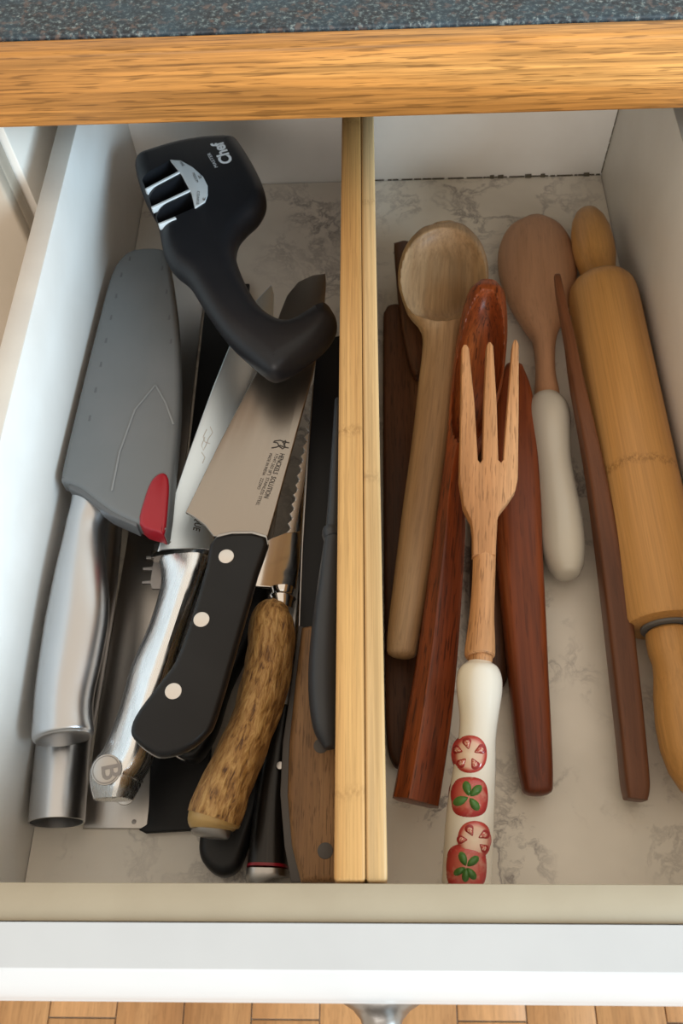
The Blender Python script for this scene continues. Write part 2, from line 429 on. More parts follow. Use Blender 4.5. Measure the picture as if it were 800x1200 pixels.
def lathe(name, a, b, prof, mat, parent, seg=40, label=None):
    """prof: (distance along a->b, radius)"""
    a, b = V(a), V(b); t = (b - a).normalized(); x = t.cross(V((0, 0, 1))).normalized(); y = x.cross(t)
    verts = []; g = []; faces = []
    for (s, r) in prof:
        for i in range(seg):
            an = 2 * math.pi * i / seg; verts.append(a + t * s + (x * math.cos(an) + y * math.sin(an)) * max(r, 1e-5))
            g.append((s, math.cos(an) * r, math.sin(an) * r))
    for k in range(len(prof) - 1):
        for i in range(seg):
            j = (i + 1) % seg; faces.append((k * seg + i, k * seg + j, (k + 1) * seg + j, (k + 1) * seg + i))
    faces.append(tuple(range(seg))); faces.append(tuple((len(prof) - 1) * seg + i for i in range(seg)))
    return link_mesh(name, verts, faces, mat, parent, g, label=label)
def disc(name, pl, c, r, h, mat, parent, top=0, label=None, ratio=1):
    """a rivet or stamp on a plane, proud by h"""
    s0, t0 = pl.loc(*c, top)
    pts = [(s0 + r * math.cos(2 * math.pi * i / 28), t0 + r * ratio * math.sin(2 * math.pi * i / 28)) for i in range(28)]
    return plate(name, pl, pts, h * 2.2, mat, parent, bev=h * .6, smooth=False, local=True, top=top + h, label=label)
def stroke(name, pl, pts, wd, mat, parent, top=0):
    a = [V(pl.loc(*p, top)) for p in pts]; left = []; right = []
    for i, p in enumerate(a):
        d = (a[min(i + 1, len(a) - 1)] - a[max(i - 1, 0)]).normalized(); nn = V((-d.y, d.x)) * wd
        left.append(tuple(p + nn)); right.append(tuple(p - nn))
    return plate(name, pl, left + right[::-1], .0003, mat, parent, .00005, smooth=False, local=True, top=top + .00015)
def text(name, body, pl, start, end, size, mat, parent, top=0, bold=0, flip=1, h=.00012, label=None, spacing=1, fit=True):
    """lettering laid on a plane, baseline running from start to end (both measured on the surface)"""
    cu = bpy.data.curves.new('t', 'FONT'); cu.body = body; cu.size = size; cu.offset = bold; cu.space_character = spacing; cu.resolution_u = 3
    o = bpy.data.objects.new('t', cu); col.objects.link(o)
    dg = bpy.context.evaluated_depsgraph_get(); me = o.evaluated_get(dg).to_mesh()
    vs = [v.co.copy() for v in me.vertices]; fs = [tuple(p.vertices) for p in me.polygons]
    o.evaluated_get(dg).to_mesh_clear(); bpy.data.objects.remove(o); bpy.data.curves.remove(cu)
    a, b = pl.pt(*start, top), pl.pt(*end, top); x = (b - a).normalized(); y = pl.n.cross(x) * flip
    wd = max(v.x for v in vs); sc = (b - a).length / wd if fit else 1
    return link_mesh(name, [a + x * (v.x * sc) + y * v.y + pl.n * h for v in vs], fs, mat, parent, smooth=False, label=label)

# ------------------------------------------------------------------ the room
FLOOR_Z = -.72
fl = bpy.data.objects.new('floor', None); col.objects.link(fl); fl.location = (0, -.3, FLOOR_Z); struct(fl)
box('subfloor', -2, 2.4, -1.8, .96, FLOOR_Z - .03, FLOOR_Z - .006, M['carcass'], fl, 0)
i = 0
x = -.62
while x < 1.0:
    y = -.8 + (i % 3) * -.13
    while y < .35:
        box('floorboard', x, x + .0785, y, y + .4985, FLOOR_Z - .006, FLOOR_Z + random.uniform(0, .0004), M['parquet'], fl, .0006, axis=1); y += .5
    x += .08; i += 1
wall = struct(box('wall_back', -2, 2.4, .96, 1.02, FLOOR_Z, 1.7, M['wall'], None, 0))

# ------------------------------------------------------------------ cabinet and worktop
YC = .3405
ct = thing('countertop', 'dark blue speckled laminate worktop with varnished oak front edge above the drawer', 'worktop', (.2, .64, .166))
box('laminate_top', -1.0, 1.4, YC + .0125, .96, .168, .2047, M['laminate'], ct, .0015, axis=0)
box('oak_edge', -1.0, 1.4, YC, YC + .012, .1654, .2034, M['oak'], ct, .0022, axis=0)
cab = thing('base_cabinet', 'cream painted kitchen base cabinet under the speckled worktop', 'cabinet', (.17, .64, FLOOR_Z))
CF = .370   # front plane of the carcass
box('side_panel', -.045, -.027, CF, .95, FLOOR_Z + .1, .165, M['carcass'], cab, .0005)
box('side_panel', .367, .385, CF, .95, FLOOR_Z + .1, .165, M['carcass'], cab, .0005)
box('back_panel', -1.0, 1.4, .938, .95, FLOOR_Z + .1, .165, M['carcass'], cab, 0)
box('shelf_rail', -.027, .367, CF, .93, -.06, -.042, M['carcass'], cab, .0005)
box('plinth', -1.0, 1.4, CF + .05, CF + .066, FLOOR_Z, FLOOR_Z + .1, M['cabinet'], cab, .0005)
def panel_door(x0, x1, z0, z1, parent):
    d = box('door', x0, x1, CF - .012, CF - .001, z0, z1, M['cabinet'], parent, .001)
    f = .058
    for nm, a in (('stile', (x0, x0 + f, z0, z1)), ('stile', (x1 - f, x1, z0, z1)), ('door_rail', (x0 + f, x1 - f, z0, z0 + f)), ('door_rail', (x0 + f, x1 - f, z1 - f, z1))):
        box(nm, a[0], a[1], CF - .022, CF - .0115, a[2], a[3], M['cabinet'], d, .002)
    # raised centre field with sloping margins
    xa, xb, za, zb = x0 + f + .006, x1 - f - .006, z0 + f + .006, z1 - f - .006; s = .022
    vs = [(xa, CF - .0118, za), (xb, CF - .0118, za), (xb, CF - .0118, zb), (xa, CF - .0118, zb),
          (xa + s, CF - .021, za + s), (xb - s, CF - .021, za + s), (xb - s, CF - .021, zb - s), (xa + s, CF - .021, zb - s)]
    link_mesh('raised_field', vs, [(0, 1, 5, 4), (1, 2, 6, 5), (2, 3, 7, 6), (3, 0, 4, 7), (4, 5, 6, 7), (3, 2, 1, 0)], M['cabinet'], d, smooth=False)
    return d
panel_door(-.46, -.031, FLOOR_Z + .11, .152, cab)
panel_door(.372, .80, FLOOR_Z + .11, .152, cab)
panel_door(-.025, .365, FLOOR_Z + .11, -.055, cab)

# ------------------------------------------------------------------ the drawer
W_, LB, H, DL = .34, .4966, .1210, (.1531, .1714)
dr = thing('drawer', 'open white kitchen drawer split in two by a bamboo divider', 'drawer', (.17, .25, -.012))
box('bottom_panel', -.0110, W_ + .0110, -.0110, LB + .012, -.012, -.0006, M['drawer_white'], dr, .0005)
for x0, x1 in ((-.0110, 0), (W_, W_ + .0110)):
    o = box('side_panel', x0, x1, 0.0, LB + .012, -.0006, H - .0006, M['drawer_white'], dr, .0003, axis=1)
    box('edge_band', x0 - .0001, x1 + .0001, 0, LB + .012, H - .0006, H, M['side_edge'], o, .0003, axis=1)
bk = box('back_panel', 0, W_, LB, LB + .012, -.0006, H - .002, M['drawer_white'], dr, .0003)
fi = box('inner_front_panel', -.0114, W_ + .0114, -.0116, 0, -.012, H - .0006, M['drawer_white'], dr, .0003)
box('edge_band', -.0116, W_ + .0116, -.0118, .0002, H - .0006, H, M['drawer_edge'], fi, .0003)
# moulded front: cross-section swept in x
FX0, FX1 = -.035, .375
prof = [(-.0122, H + .0015), (-.0258, H + .0015), (-.0266, H + .0010), (-.0300, H - .0045), (-.0335, H - .0125), (-.0346, H - .0165), (-.0350, H - .022), (-.0338, H - .0235), (-.0338, H - .027), (-.0352, H - .0285), (-.0356, H - .034), (-.0340, H - .040), (-.0335, H - .045), (-.0335, -.020), (-.0122, -.020)]
vs = []; fs = []
for x in (FX0, FX1):
    for (y, z) in prof: vs.append((x, y, z))
n = len(prof)
for i in range(n): fs.append((i, (i + 1) % n, n + (i + 1) % n, n + i))
fs += [tuple(range(n)), tuple(range(n, 2 * n))]
link_mesh('front_panel', vs, fs, M['front_white'], dr, smooth=True, angle=25)
kz = .062
lathe('knob', (.1690, -.0335, kz), (.1690, -.09, kz), [(0, .0152), (.0012, .0154), (.0024, .0146), (.0045, .0108), (.0075, .0080), (.011, .0068), (.016, .0066), (.019, .0085), (.022, .0135), (.0245, .0158), (.027, .0155), (.0285, .012), (.0292, .004)], M['knob_steel'], dr, label='brushed steel knob')
# grimy joints of the back corner
def grime(name, pts, r):
    vs = []; fs = []
    for (p, q) in pts:
        p, q = V(p), V(q); t = (q - p); b = len(vs)
        x = t.normalized().cross(V((.3, .5, .8))).normalized() * r; y = x.cross(t.normalized())
        for e in (p, q):
            for s in ((1, 0), (0, 1), (-1, 0), (0, -1)): vs.append(e + x * s[0] + y * s[1])
        for i in range(4): fs.append((b + i, b + (i + 1) % 4, b + 4 + (i + 1) % 4, b + 4 + i))
        fs += [(b, b + 1, b + 2, b + 3), (b + 4, b + 5, b + 6, b + 7)]
    return link_mesh(name, vs, fs, M['seam'], dr, smooth=False)
seg_ = []
x = .172
while x < .338:
    l = random.uniform(.002, .012); seg_.append(((x, LB - .0001, .0007), (min(x + l, .339), LB - .0001, .0007))); x += l + random.uniform(.0005, .003)
z = .002
while z < .12:
    l = random.uniform(.004, .02); seg_.append(((W_ - .0001, LB - .0001, z), (W_ - .0001, LB - .0001, z + l))); z += l + .001
o = grime('corner_seam', seg_, .0006); o['kind'] = 'stuff'
seg_ = [((x, LB - .0004, .0012), (x + l, LB - .0006, .0014)) for x, l in ((.258, .003), (.264, .004), (.284, .0045), (.2955, .003), (.327, .004))]
o = grime('grime_spots', seg_, .0015); o['kind'] = 'stuff'

ln = box('drawer_liner', .0004, W_ - .0004, .0004, LB - .0008, -.0004, .0003, M['liner'], None, 0)
ln['label'] = 'cream marble print liner sheet covering the bottom of the drawer'; ln['category'] = 'liner'
dv = thing('drawer_divider', 'tall bamboo board dividing the drawer into knives and wooden tools', 'divider', (.1624, .26, .0003))
box('board', DL[0], .1639, .0008, LB - .001, .0003, H - .0004, M['bamboo'], dv, .0012, axis=1)
box('board', .1641, DL[1], .0008, LB - .001, .0003, H - .0009, M['bamboo_pale'], dv, .0012, axis=1, label='paler bamboo board')

# ================================================================== LEFT COMPARTMENT
# flat steel server lying on the liner
pl = Plane((219, 325, .0022), (137, 970, .0022))
t = thing('cake_server', 'flat brushed steel server with punched hole, lying lowest on the liner', 'kitchen tool', P(150, 900, .0003))
sv = plate('blade', pl, [(196, 318), (242, 322), (228, 440), (207, 640), (172, 971), (97, 971), (120, 800), (148, 640), (176, 440)], .0015, M['steel'], t, .0004, smooth=False)
disc('stud', pl, (147, 931), .0052, .0006, M['rivet'], sv)
disc('stud', pl, (157, 963), .0011, .0002, M['tang'], sv)
# black blade guard
pl = Plane((262, 330, .0065), (205, 974, .0065))
t = thing('blade_guard', 'long flat matt black plastic blade guard lying under the knives', 'blade guard', P(205, 930, .003))
plate('sleeve', pl, [(243, 330), (292, 332), (270, 560), (240, 972), (170, 976), (162, 972), (173, 965), (176, 890), (222, 520)], .0035, M['black_blade'], t, .0008, smooth=False)

# black full-tang knife half buried below the cook's knife
t = thing('kitchen_knife', 'black knife handle with thin steel rim, mostly hidden under the riveted handle', 'knife', P(235, 850, .02))
pl = Plane((330, 520, .021), (222, 880, .030))
oh = [(270, 660), (315, 664), (296, 740), (268, 800), (252, 850), (232, 884), (212, 886), (196, 868), (200, 830), (236, 750)]
plate('handle', pl, oh, .014, M['black'], t, .003, top=.006)
plate('tang', pl, [(268, 658), (317, 662), (298, 741), (270, 802), (254, 852), (233, 887), (210, 889), (194, 869), (198, 829), (234, 749)], .0016, M['steel'], t, .0003, top=0)
plate('blade', pl, [(272, 658), (315, 660), (330, 560), (340, 500), (322, 500), (290, 560)], .0014, M['steel_blade'], t, .0003, smooth=False)

# knife whose dark rounded butt shows below the antler
t = thing('paring_knife', 'black rounded knife butt poking out below the antler handle', 'knife', P(260, 1000, .003))
pl = Plane((318, 880, .016), (258, 1020, .020))
plate('handle', pl, [(232, 985), (236, 1008), (255, 1024), (276, 1018), (289, 990), (318, 900), (335, 830), (300, 820), (270, 890), (240, 958)], .013, M['black'], t, .004, top=0)
plate('blade', pl, [(333, 832), (303, 822), (318, 740), (345, 640), (352, 640), (345, 740)], .0014, M['steel'], t, .0003, top=-.006, smooth=False)

# dark layered wood handle with red ring
t = thing('steak_knife', 'dark layered wood knife handle with red ring and steel end cap', 'knife', P(313, 1020, .002))
loft('handle', [(318, 830, 346, 832, .018, .0085, 3), (308, 880, 340, 884, .017, .0095, 3), (298, 950, 336, 954, .0155, .0105, 3), (291, 1012, 337, 1016, .0145, .0115, 3)], M['pakka'], t, caps=(.3, 0))
loft('ring', [(290.5, 1012.5, 337.5, 1016.5, .0145, .0117, 3), (290, 1016, 337.5, 1020, .0145, .0118, 3)], M['red'], t, k=1, caps=(0, 0))
loft('end_cap', [(290, 1016.5, 337.5, 1020.5, .0145, .0117, 3), (289, 1026, 337.5, 1030, .0143, .0117, 3), (291, 1028.5, 336, 1032.5, .0142, .0108, 3)], M['steel'], t, k=2, caps=(0, 0))
pl2 = Plane((318, 850, .0285), (313, 1012, .0262)); disc('pin', pl2, (328, 897), .0018, .0003, M['rivet'], t)
loft('blade', [(322, 825, 340, 827, .018, .0012), (340, 700, 352, 700, .018, .0012), (352, 600, 358, 600, .017, .0008)], M['steel'], t, caps=(.2, .2))

# wooden handled knife with black blade along the divider
t = thing('cleaver', 'wide black blade knife with brown riveted wooden handle beside the divider', 'knife', P(370, 1000, .01))
pl = Plane((380, 400, .040), (362, 1030, .036))
plate('blade', pl, [(372, 400), (398, 393), (399, 560), (397, 640), (390, 742), (350, 742), (354, 640), (360, 540), (367, 450)], .0026, M['black_blade'], t, .0004, smooth=False)
plate('blade_edge', pl, [(349, 742), (353, 640), (359, 540), (366, 450), (367.5, 450), (361, 540), (355, 640), (351, 742)], .0030, M['steel'], t, .0003, smooth=False, top=.0003, label='thin bare steel edge of the black blade')
wo = [(353, 733), (372, 730), (392, 736), (397, 800), (397, 900), (398, 960), (398, 1034), (352, 1034), (341, 990), (336, 930), (338, 870), (345, 800)]
hd = plate('handle', pl, wo, .020, M['handle_wood'], t, .0035, top=.006, smooth=False)
plate('tang', pl, [(350, 733), (375, 740), (380, 800), (372, 900), (378, 1000), (378, 1034), (341, 1034), (333, 990), (328, 930), (331, 870), (341, 800)], .003, M['dark_metal'], t, .0004, top=.0005, smooth=False, label='dull steel tang showing along the handle')
for c in ((376, 874), (381, 997)): disc('rivet', pl, c, .0034, .0002, M['dark_metal'], t, top=.006)

# slate plastic handled peeler/tool
t = thing('spatula', 'slate grey plastic handle with collar ring, upright beside the bamboo divider', 'kitchen tool', P(378, 850, .045))
loft('handle', [(380, 632, 399, 632, .062, .006, 2.3), (373, 680, 399, 680, .062, .0085, 2.3), (365, 740, 398, 740, .061, .0095, 2.3), (361, 800, 398, 800, .060, .010, 2.3), (366, 850, 398, 850, .059, .009, 2.3), (378, 874, 396, 875, .0585, .005, 2.3)], M['slate'], t, caps=(.2, .4))
loft('collar', [(378, 622, 400, 622, .062, .0066), (377, 627, 400, 627, .062, .0072), (379, 632, 400, 632, .062, .0066)], M['slate'], t, k=3, caps=(.1, .1))
loft('shaft', [(392, 470, 399, 470, .061, .003), (386, 560, 399, 560, .062, .004), (381, 624, 399, 624, .062, .0055)], M['slate'], t, caps=(.5, .1))

# antler handled bread knife
t = thing('bread_knife', 'serrated knife with rough brown stag antler handle', 'knife', P(245, 960, .03))
pl = Plane((366, 480, .038), (322, 690, .043), roll=-.40)
le = []
for i in range(15):
    f = i / 14; x = 364 - 30 * f; y = 478 + 158 * f
    le += [(x - 1.2, y), (x + 2.8, y + 5.6)]
plate('blade', pl, [(374, 474), (366, 474), (336, 640), (352, 644), (362, 560)], .0014, M['steel_mirror'], t, .0003, smooth=False)
plate('serrated_edge', pl, [(369, 476)] + le + [(342, 640), (355, 575)], .0010, M['rivet'], t, .0002, smooth=False, top=.0004, label='satin serrated edge')
plate('ricasso', pl, [(301, 640), (318, 630), (334, 624), (352, 622), (352, 655), (347, 690), (298, 687), (296, 660)], .003, M['steel_mirror'], t, .0006, smooth=False, top=.0006)
loft('bolster', [(316, 690, 345, 692, .047, .0065, 2.4), (317, 698, 344, 699, .047, .0062, 2), (313, 701, 347, 703, .047, .0075), (316, 705, 344, 707, .047, .0062), (316, 711, 343, 713, .0465, .0062)], M['steel_mirror'], t, k=3, caps=(.1, 0))
def an_r(s, x, y): return .0005 * math.sin(x * 9 + s * 90) * math.sin(s * 310 + y * 5) + .0007 * math.sin(s * 60 + y * 3)
loft('handle', [(312, 711, 338, 713, .0465, .0085), (297, 724, 343, 728, .047, .0125), (291, 760, 343, 763, .047, .013), (283, 800, 336, 806, .0465, .013), (268, 845, 322, 853, .046, .013), (247, 890, 306, 900, .045, .013), (229, 930, 290, 944, .044, .013), (222, 952, 281, 968, .0435, .0125)], M['antler'], t, k=9, seg=44, rough=an_r, caps=(.15, 0))
loft('handle_end', [(222, 950, 281.5, 966, .0435, .0126), (221, 958, 278, 973, .0432, .0125), (224, 965, 273, 979, .043, .0108)], M['antler_end'], t, k=3, caps=(0, 0))
loft('end_cap', [(224, 965, 272, 979, .043, .0100), (226, 971, 270, 984, .043, .0085), (229, 975, 266, 987, .043, .006)], M['steel'], t, k=2, caps=(0, 0))

# steel tube handle with open end
t = thing('tube_handle', 'hollow steel tube handle with open end in the lower left corner', 'kitchen tool', P(70, 950, .002))
loft('tube', [(88, 600, 143, 606, .0155, .0135), (72, 700, 134, 704, .0155, .0140), (52, 820, 115, 822, .0155, .0142), (44, 870, 105, 873, .0155, .0142), (35, 962, 98, 966, .0155, .0142)], M['steel_handle'], t, k=5, seg=40, caps=(.3, 0), hollow=.93)

# small toothed strip
t = thing('zester', 'small dark toothed steel strip peeking out below the red tab', 'kitchen tool', P(178, 670, .03))
pl = Plane((182, 640, .0325), (178, 690, .0325))
plate('strip', pl, [(180, 636), (196, 636), (194, 690), (178, 690), (176, 684), (166, 684), (166, 681), (176, 680), (178, 668), (167, 668), (167, 664.5), (178, 664), (181, 655), (171, 655), (171, 651.5), (181, 651)], .0016, M['tang'], t, .0003, smooth=False)

# long polished steel knife with the B medallion
t = thing('carving_knife', 'polished steel knife with round monogram on its faceted handle end', 'knife', P(135, 925, .025))
pl = Plane((312, 350, .046), (215, 648, .041), roll=-.42)
bl = plate('blade', pl, [(184, 648), (190, 628), (197, 600), (222, 528), (250, 452), (271, 400), (296, 356), (318, 333), (321, 345), (320, 380), (308, 440), (262, 600), (248, 640), (240, 655)], .0022, M['steel_bright'], t, .0006, smooth=False)
text('lettering', 'QUE', pl, (230, 605), (226, 621), .0052, M['ink'], bl, flip=1, bold=.00008)
for pts in ([(246, 500), (249, 507), (244, 514), (241, 522), (238, 528), (236, 522), (240, 512)], [(242, 503), (238, 512), (240, 518), (246, 520)], [(236, 530), (240, 536), (237, 543)]):
    stroke('etching', pl, pts, .00022, M['ink_soft'], bl)
hp = [(-1, -.75), (-.97, -.35), (-.80, .10), (.30, .98), (.62, .95), (.92, .4), (1, -.6), (.6, -1), (-.7, -1)]
loft('bolster', [(178, 640, 250, 652, .043, .0030, 3), (178, 648, 249, 660, .043, .0050, 3)], M['steel_mirror'], t, k=2, caps=(.06, .02))
loft('handle', [(184, 649, 248, 660, .0425, .0075, 3, 0, .6), (186, 680, 236, 690, .0425, .0085, 3, 0, .8), (172, 730, 219, 742, .042, .009, 3, 0, .8), (150, 780, 203, 795, .0415, .009, 3, 0, .8), (136, 830, 186, 845, .0405, .009, 3, 0, .8), (118, 875, 176, 890, .0395, .0095, 3, 0, .8), (103, 896, 165, 912, .039, .0105, 3, 0, .8), (102, 915, 160, 925, .0385, .0105, 3, 0, .9), (106, 934, 152, 938, .038, .0090, 3, 0, .9)], M['steel_hammer'], t, k=5, seg=36, poly=hp, caps=(0, .12), angle=30)
plm = Plane((150, 850, .0510), (124, 925, .0486))
md = disc('medallion', plm, (124.5, 902), .0068, .0004, M['steel'], t, top=0)
s0, t0 = plm.loc(124.5, 902)
def ringpts(r, k=32): return [(s0 + r * math.cos(2 * math.pi * i / k), t0 + r * math.sin(2 * math.pi * i / k)) for i in range(k)]
plate('medallion_rim', plm, ringpts(.0062), .0004, M['tang'], md, .0001, smooth=False, local=True, top=.0005)
plate('medallion_face', plm, ringpts(.0057), .0004, M['steel'], md, .0001, smooth=False, local=True, top=.0006)
text('monogram', 'B', plm, (119, 896.5), (119.8, 909.5), .0125, M['tang'], md, top=.0007, bold=.0002, fit=False)

# cook's knife with riveted black handle
t = thing('chef_knife', "broad cook's knife with black handle and three bright rivets", 'knife', P(190, 870, .045))
pl = Plane((352, 430, .062), (190, 870, .066))
bl = plate('blade', pl, [(217, 600), (228, 606), (240, 615), (250, 628), (313, 630), (322, 600), (340, 535), (366, 440), (378, 380), (382, 330), (381, 320), (366, 322), (349, 330), (336, 346), (328, 366), (316, 400), (298, 440), (258, 516)], .0022, M['steel_blade'], t, .0007, smooth=False)
plate('tang', pl, [(255, 626), (312.5, 627), (302.5, 672), (282, 745), (255, 838), (242, 862), (219, 880), (192, 887.5), (176, 883.5), (157, 866), (156, 850), (166, 830), (192, 796), (210, 770), (228, 720), (244, 665)], .0024, M['steel'], t, .0004, top=.0002, k=3)
ho = [(252, 627), (311, 627), (301, 672), (280, 745), (253, 836), (240, 860), (217, 877), (192, 884.5), (176, 881), (155, 864), (152.5, 850), (162, 830), (188, 796), (206, 770), (224, 720), (240, 665)]
ho2 = [(253, 627), (310, 627), (300, 672), (279, 745), (252, 836), (239, 860), (216, 877), (192, 884), (177, 881), (156, 864), (154, 850), (163, 830), (189, 796), (207, 770), (225, 720), (241, 665)]
plate('handle_scale', pl, ho, .0072, M['black'], t, .0030, top=.0072, segs=4, k=3)
plate('handle_scale', pl, ho2, .0070, M['black'], t, .0030, top=-.0024, segs=4, k=3)
for c in ((265, 652), (236, 726), (203, 810)): disc('rivet', pl, c, .0037, .00025, M['rivet'], t, top=.0072)
text('lettering', 'HENCKELS  SOLUTION', pl, (328.5, 531), (309, 583), .0036, M['ink'], bl, bold=.00005)
text('lettering', '17547-203 (8")  STAINLESS STEEL', pl, (323, 531), (299.5, 592), .0024, M['ink'], bl)
text('lettering', 'MADE IN INDIA   ZZZMO', pl, (316, 531), (301, 573), .0023, M['ink'], bl)
for pts in ([(320, 518), (325, 519), (327, 523), (331, 526), (334, 524), (333, 520), (331, 518)], [(318, 525), (324, 524), (328, 522), (333, 524), (338, 525)], [(321, 517), (328, 516), (334, 518), (339, 519)], [(332, 522), (335, 518), (334, 516)]):
    stroke('emblem', pl, pts, .00035, M['ink'], bl)

# grey sheathed knife with steel handle
t = thing('sheathed_knife', 'knife in long grey plastic sheath with red tab and satin steel handle', 'knife', P(75, 860, .03))
pl = Plane((165, 300, .048), (120, 590, .062))
so = [(74, 562), (72, 548), (98, 440), (112, 385), (127, 328), (138, 304), (156, 291), (188, 290), (197, 302), (205, 355), (209, 410), (209, 480), (203, 545), (195, 618), (186, 622), (160, 612), (128, 597), (96, 573), (84, 567)]
sh = plate('sheath', pl, so, .013, M['gray_sheath'], t, .0030, segs=4, k=3)
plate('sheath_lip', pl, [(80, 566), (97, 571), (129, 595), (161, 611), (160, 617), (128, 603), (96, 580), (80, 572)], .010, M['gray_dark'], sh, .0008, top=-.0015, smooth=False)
plate('locking_tab', pl, [(189, 553), (197, 560), (196, 590), (192, 622), (184, 622), (163, 613), (168, 585), (177, 562)], .0125, M['red'], t, .0016, top=.0009, k=3, label='red locking tab')
plate('locking_foot', pl, [(155, 606), (190, 616), (188, 627), (172, 623), (152, 614)], .006, M['red'], t, .0010, top=-.006, smooth=False, label='red foot of the tab')
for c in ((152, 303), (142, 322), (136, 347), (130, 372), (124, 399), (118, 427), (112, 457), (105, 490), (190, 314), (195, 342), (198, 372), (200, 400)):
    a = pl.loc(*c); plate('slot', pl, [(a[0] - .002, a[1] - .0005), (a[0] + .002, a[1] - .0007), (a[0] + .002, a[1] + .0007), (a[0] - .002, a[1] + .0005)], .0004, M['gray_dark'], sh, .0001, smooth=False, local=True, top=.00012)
for pts in ([(131, 575), (140, 530), (158, 480), (182, 451)], [(182, 451), (194, 472), (203, 497)]):
    stroke('moulded_arc', pl, pts, .0005, M['gray_pale'], sh, top=.0003)
loft('handle', [(87, 560, 133, 568, .050, .0085), (84, 590, 129, 598, .049, .0085), (78, 615, 120, 625, .048, .0090), (66, 665, 124, 672, .047, .0115), (56, 715, 127, 720, .046, .0125), (49, 760, 120, 766, .045, .0125), (43, 805, 110, 812, .044, .012), (40, 835, 108, 838, .0435, .012), (38, 860, 110, 858, .043, .012), (41, 867, 107, 865, .043, .0105)], M['steel_handle'], t, k=5, seg=40, caps=(.1, .04))

# pull-through sharpener lying over the knives
t = thing('knife_sharpener', 'black pull-through knife sharpener with three slots, lying on top of the knives', 'knife sharpener', P(235, 220, .04))
pl = Plane((235, 175, .086), (312, 410, .097))
so = [(155, 186), (158, 174), (178, 166), (210, 157), (245, 152), (272, 152), (281, 160), (296, 184), (307, 208), (309, 223), (301, 238), (288, 250), (277, 264), (273, 284), (279, 306), (289, 328), (303, 349), (320, 362), (336, 366), (354, 357), (369, 348), (381, 346), (389, 354), (393, 368), (378, 390), (345, 414), (326, 424), (312, 424), (296, 413), (262, 382), (236, 346), (217, 316), (199, 301), (188, 284), (184, 264), (178, 242), (164, 216)]
def sh_h(s, t_):   # crown of the body: a shallow ridge running down the middle of the grip
    return .0
bd = plate('body', pl, so, .021, M['black_soft'], t, .0090, segs=7, k=4)
# cut the three slots
def slot_cut(quad, depth):
    vs = [pl.w(pl.loc(*q), h) for h in (.004, -depth) for q in quad]
    me = bpy.data.meshes.new('cut'); me.from_pydata([tuple(v - base_of(t)) for v in vs], [], [(0, 1, 2, 3), (7, 6, 5, 4), (0, 4, 5, 1), (1, 5, 6, 2), (2, 6, 7, 3), (3, 7, 4, 0)])
    b2 = bmesh.new(); b2.from_mesh(me); bmesh.ops.recalc_face_normals(b2, faces=b2.faces); b2.to_mesh(me); b2.free()
    o = bpy.data.objects.new('cut', me); col.objects.link(o); o.location = base_of(t); return o
slots = [[(165, 206), (199, 188), (209, 200), (171, 221)], [(173, 226), (213, 206), (222, 221), (178, 243)], [(181, 246), (223, 227), (228, 243), (186, 262)]]
cuts = [slot_cut(q, .015) for q in slots]
for c in cuts:
    md_ = bd.modifiers.new('b', 'BOOLEAN'); md_.object = c; md_.operation = 'DIFFERENCE'; md_.solver = 'EXACT'
bpy.context.view_layer.update()
dg = bpy.context.evaluated_depsgraph_get(); nm = bpy.data.meshes.new_from_object(bd.evaluated_get(dg))
bd.modifiers.clear(); bd.data = nm
for c in cuts: bpy.data.objects.remove(c)
lab = plate('label_panel', pl, [(199, 187), (212, 188), (226, 196), (238, 207), (243, 217), (243, 228), (240, 236), (229, 243), (228, 243), (224, 226), (213, 205)], .0012, M['white_label'], t, .0003, top=.0008, smooth=False, label='pale label panel')
for a, b in (((171, 223), (211, 202)), ((178, 244.5), (223, 223.5)), ((186, 264), (206, 256))):
    p0, p1 = V(pl.loc(*a)), V(pl.loc(*b)); d = (p1 - p0).normalized(); nn = V((-d.y, d.x)) * .0009
    plate('slot_rib', pl, [tuple(p0 + nn), tuple(p1 + nn), tuple(p1 - nn), tuple(p0 - nn)], .004, M['white_label'], t, .0004, top=.0009, smooth=False, local=True, label='pale slot rib')
for q in slots:
    c = [(q[0][0] + q[3][0]) / 2 + 6, (q[0][1] + q[3][1]) / 2 + 1]; e = [(q[1][0] + q[2][0]) / 2 - 5, (q[1][1] + q[2][1]) / 2 + 2]
    p0, p1 = V(pl.loc(*c)), V(pl.loc(*e)); d = (p1 - p0).normalized(); nn = V((-d.y, d.x)) * .001
    plate('sharpening_bar', pl, [tuple(p0 + nn), tuple(p1 + nn), tuple(p1 - nn), tuple(p0 - nn)], .012, M['tang'], t, .0003, top=-.006, smooth=False, local=True)
text('lettering', 'Chef', pl, (273, 190), (260, 165), .0108, M['logo_white'], t, bold=.00035, spacing=.95)
text('lettering', 'MASTER', pl, (255.5, 196), (246, 179), .0030, M['logo_white'], t)
for s, a, b in (('COARSE', (231, 224), (230, 240)), ('3', (238, 231), (237.5, 235)), ('MEDIUM', (225, 203), (230, 214)), ('2', (231.5, 205), (234, 210)), ('FINE', (210, 190), (214, 195))):
    text('lettering', s, pl, a, b, .0022, M['ink'], lab, top=.0009, h=.0001)

